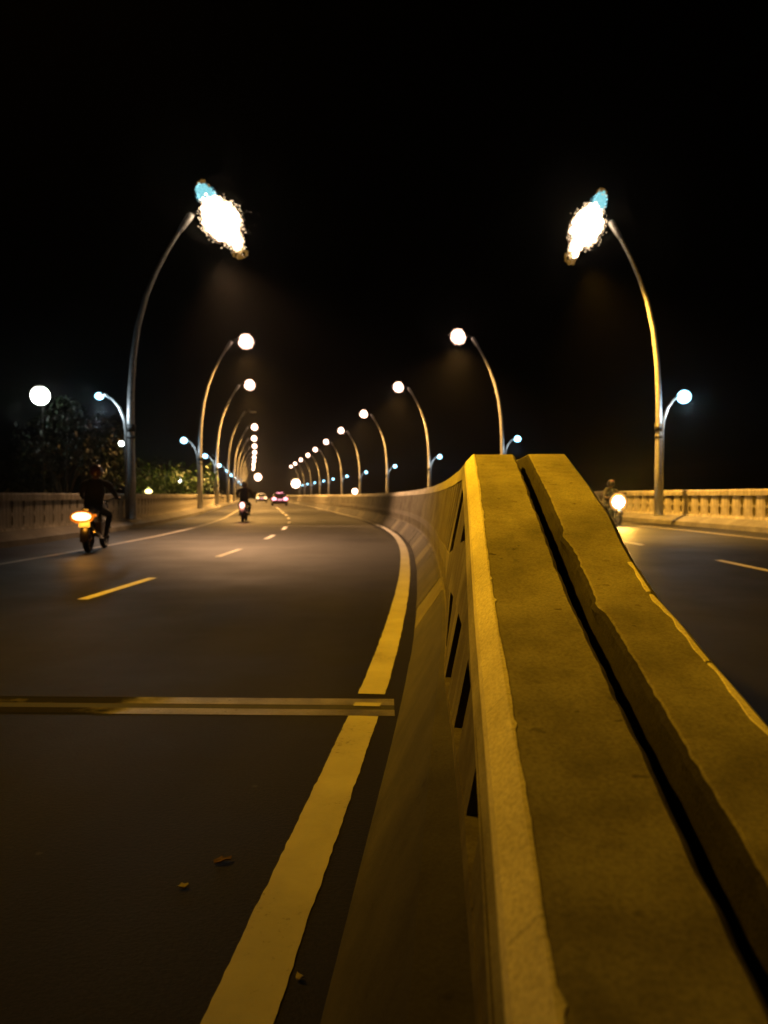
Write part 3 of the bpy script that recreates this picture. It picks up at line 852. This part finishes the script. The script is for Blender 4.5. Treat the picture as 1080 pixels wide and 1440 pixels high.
def car(loc, rz, label, lamps, paint):
    root = tag(empty('car', loc, rz), label, 'car')
    # body lofted along its length (forward +y)
    prof = [(-2.1,.70,.34,.62),(-2.05,.80,.26,.86),(-1.5,.86,.22,.93),(-.6,.87,.20,.90),(.7,.87,.20,.90),(1.5,.84,.22,.80),(2.0,.76,.26,.68),(2.12,.62,.34,.56)]
    mb = MB(); vs = []; fs = []
    for y, w, a, b in prof:
        vs += [(-w*.9,y,a),(-w,y,a+.12),(-w,y,b-.12),(-w*.9,y,b),(w*.9,y,b),(w,y,b-.12),(w,y,a+.12),(w*.9,y,a)]
    n = 8
    for i in range(len(prof)-1):
        for k in range(n): fs.append((i*n+k,i*n+(k+1)%n,(i+1)*n+(k+1)%n,(i+1)*n+k))
    fs += [tuple(range(n))[::-1], tuple((len(prof)-1)*n+k for k in range(n))]
    mb.add(vs, fs).build('body', paint, root, False)
    cab = [(-1.75,.70,.90,.92),(-1.05,.62,.90,1.38),(.1,.62,.89,1.42),(1.05,.70,.86,.90)]
    mb = MB(); vs = []; fs = []
    for y, w, a, b in cab:
        q = .78 if b < 1 else 1
        vs += [(-.74,y,a),(-w*q,y,b),(w*q,y,b),(.74,y,a)]
    for i in range(3):
        for k in range(4): fs.append((i*4+k,i*4+(k+1)%4,(i+1)*4+(k+1)%4,(i+1)*4+k))
    fs += [(3,2,1,0),(12,13,14,15)]
    mb.add(vs, fs).build('cabin', paint, root)
    MB().add([(-.56,-1.70,.955),(.56,-1.70,.955),(.50,-1.12,1.345),(-.50,-1.12,1.345)], [(0,1,2,3)]).build('rear_window', M_GLASSD, root)
    for s in (-1, 1):
        MB().add([(s*.735,-.95,.95),(s*.735,.75,.95),(s*.645,.1,1.36),(s*.645,-.85,1.33)], [(0,1,2,3)]).build('side_window', M_GLASSD, root)
        for y in (-1.3, 1.35):
            wh = MB().torus((s*.76,y,.31), .21, .10, 'x', 24, 8).build('wheel', M_RUBBER, root, True)
            MB().disc((s*.80,y,.31), .17, .04, 'x', 18).build('rim', M_ENGINE, wh)
        MB().sphere((s*.60,-2.07,.74), (.235,.08,.17), 16, 10).build('tail_lamp', lamps, root, True)
        MB().sphere((s*.96,.85,.98), (.1,.06,.07), 10, 6).build('wing_mirror', paint, root, True)
    MB().box(-.8,.8,-2.17,-2.02,.30,.48).build('rear_bumper', paint, root)
    MB().box(-.27,.27,-2.14,-2.11,.60,.73).build('number_plate', M_PLATEG, root)
    MB().box(-.34,.34,-1.13,-1.07,1.385,1.425).build('brake_lamp', lamps, root)
    return root
def at(px, D): return (px-540)/1082*D
carA = car((at(393,84), 84, 0), R(9), 'dark car driving away with two glowing pink red tail lamps', M_PINK, M_CARP)
add_light('tail_light', carA, (0,-2.6,.7), 12, (1,.12,.1), .3)
carB = car((at(367.5,122), 122, 0), R(10), 'far dark car with amber lamps ahead of the pink lit car', glow('amber_lamp', (1,.62,.30), 3.5), plain('brown_car_paint', (.03,.022,.014), .3, .3))

# ------------------------------------------------------------------ trees and lights beyond the wall
M_BARK = plain('bark', (.05,.04,.03), .9)
def leafmat(name, col):
    m, nt, p = new_mat(name); L = nt.links
    tc = N(nt, 'ShaderNodeTexCoord'); n = N(nt, 'ShaderNodeTexNoise', Scale=1.3, Detail=4.0); L.new(tc.outputs['Object'], n.inputs['Vector'])
    r = ramp(nt, n.outputs['Fac'], [(.35, g3(.55, col)), (.65, g3(1.3, col))]); L.new(r.outputs[0], p.inputs['Base Color'])
    p.inputs['Roughness'].default_value = .5
    return m
M_LEAF = leafmat('dark_leaves', (.006,.014,.003))
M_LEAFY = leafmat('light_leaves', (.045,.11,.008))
def tree(loc, height, cr, label, mat, n=2600, seed=1, flat=.7):
    rnd = random.Random(seed)
    root = tag(empty('tree', loc), label, 'tree', 'trees beyond the bridge wall')
    H = height
    tr = MB().tube([(0,0,0),(.1,.05,H*.3),(-.05,.1,H*.55),(.05,0,H*.78)], [.22,.17,.13,.06], 10)
    clumps = []
    for k in range(9):
        a = 2.4*k+rnd.random(); rr = cr*(.35+.5*rnd.random()); z = H-cr*flat*(.2+1.4*rnd.random())
        q = Vector((rr*math.cos(a), rr*math.sin(a), z)); clumps.append((q, cr*(.28+.2*rnd.random())))
        b = H*(.42+.3*rnd.random())
        tr.tube([(0,0.05,b),(q.x*.45,q.y*.45,(b+q.z)/2+.2),q], [.08,.05,.02], 7)
    tr.build('trunk', M_BARK, root, True)
    clumps.append((Vector((0,0,H-cr*.3)), cr*.45))
    mb = MB()
    for i in range(n):
        c, r = clumps[i % len(clumps)]
        d = Vector((rnd.gauss(0,1), rnd.gauss(0,1), rnd.gauss(0,.75))); d = d/max(.3, d.length)*r*(.35+.75*rnd.random()**.6)
        p = c+d; s = .10+.10*rnd.random()
        M = Matrix.Translation(p) @ Matrix.Rotation(rnd.random()*6.28, 4, 'Z') @ Matrix.Rotation(rnd.gauss(0,.7), 4, 'X')
        mb.add([M @ Vector(v) for v in ((-s*.45,0,0),(0,-s,.02),(s*.45,0,0),(0,s,-.03))], [(0,1,2,3)])
    mb.build('crown', mat, root)
    return root
G = -6.5
def zpx(py, D): return 1.1+(697-py)/1082*D
tree((at(92,38),38,G), zpx(572,38)-G, 2.7, 'dark leafy tree just below the big white lamp', M_LEAF, 2200, 3)
tree((at(150,46),46,G), zpx(618,46)-G, 2.2, 'dim tree behind the motorcycle rider and the first curved lamp', M_LEAF, 2200, 5)
tree((at(237,62),62,G), zpx(662,62)-G, 3.1, 'yellow green tree lit by a lamp, just topping the brown wall', M_LEAFY, 3600, 8, .5)
tree((at(232,75),75,G), zpx(652,75)-G, 3.0, 'dark tree standing behind the yellow green lit tree', M_LEAF, 2400, 11, .6)
tree((at(275,78),78,G), zpx(672,78)-G, 2.4, 'low dark tree between the lit tree and the second curved lamp', M_LEAF, 2000, 13, .6)
tree((at(20,50),50,G), zpx(640,50)-G, 2.6, 'almost black tree beyond the wall at the end of the balustrade', M_LEAF, 2000, 17, .6)

M_WHITE = glow('globe_white', (.95,1,.90), 14)
M_YELL = glow('globe_yellow', (1,.80,.32), 5)
def post_lamp(px, py, D, r, label, mat, e, col, cat='lamp', squash=1):
    x = at(px, D); z = zpx(py, D)
    root = tag(empty('post_lamp', (x, D, G)), label, cat)
    h = z-G
    MB().tube([(.0,.25,0),(0,.25,h*.6),(0,.25,h+.1),(0,.18,h+.35),(0,0,h+r+.1)], [.05,.03,.02,.02,.02], 10).build('pole', M_DARK, root, True)
    cap = MB().sphere((0,0,h+r*.95), (r*.5,r*.5,r*.22), 16, 8).build('cap', M_HEAD, root, True)
    MB().sphere((0,0,h), (r,r,r*squash), 22, 14).build('globe', mat, root, True)
    if e: add_light('lamp_light', root, (0,-r-.15,h-.1), e, col, r*.5)
    return root
post_lamp(58,557,35,.41,'big white globe lamp above the dark tree beyond the wall', M_WHITE, 16, (.8,1,.5))
post_lamp(171,624,80,.28,'small white globe lamp low in the dark beside the first curved lamp', M_WHITE, 0, None)
post_lamp(254,676,70,.19,'tiny white globe lamp just above the yellow green tree', M_WHITE, 40, (.7,1,.1))
post_lamp(209,691,56,.26,'yellow lamp on the wall top line beside the lit tree', M_YELL, 110, (.75,1,.08), 'lamp', .6)
post_lamp(363,671,165,.75,'white lamp low over the far road beside the helmeted rider', M_LENS, 300, WARM)
post_lamp(416,680,150,.85,'white lamp low over the far end of the median', M_LENS, 300, WARM)
post_lamp(499,691,100,.36,'small pinkish lamp low on the wall beyond the median', M_LENS, 0, None)

# ------------------------------------------------------------------ scraps lying on the road
M_SCRAP = plain('paper_scrap', (.22,.20,.16), .9)
M_DRY = plain('dry_leaf', (.07,.035,.014), .9)
def scrap(name, x, y, ln, wd, rz, mat, label, cat, sd):
    n = 9; vs = []; rnd = random.Random(sd)
    for side in (0, 1):
        for k in range(n):
            a = 2*math.pi*k/n; q = .65+.5*rnd.random() if side == 0 else None
            if side == 0: vs.append((ln*q*math.cos(a), wd*q*math.sin(a), .012+.010*rnd.random()))
    vs += [(x_, y_, z_-.0035) for x_, y_, z_ in vs[:n]]
    vs += [(0,0,.018), (0,0,.0135)]
    fs = []
    for k in range(n):
        j = (k+1) % n
        fs += [(k, j, 2*n), (n+j, n+k, 2*n+1), (k, n+k, n+j, j)]
    o = MB().add(vs, fs).build(name, mat); o.location = (x, y, -.004); o.rotation_euler = (0,0,rz)
    tag(o, label, cat)
scrap('paper_scrap', -.084, 1.745, .020, .055, .1, M_SCRAP, 'pale torn scrap lying on the asphalt between the edge line and the kerb', 'scrap', 1)
scrap('dry_leaf', -.485, 2.28, .028, .016, .5, M_DRY, 'brown dry leaf lying on the dark lane beside the edge line', 'leaf', 2)
scrap('paper_scrap', -.56, 2.13, .018, .011, .2, M_SCRAP, 'small pale scrap in the lane just beyond the dry leaf', 'scrap', 3)
scrap('paper_scrap', -.19, 1.72, .010, .012, .2, M_SCRAP, 'tiny pale crumb of plaster close by the edge line', 'scrap', 4)
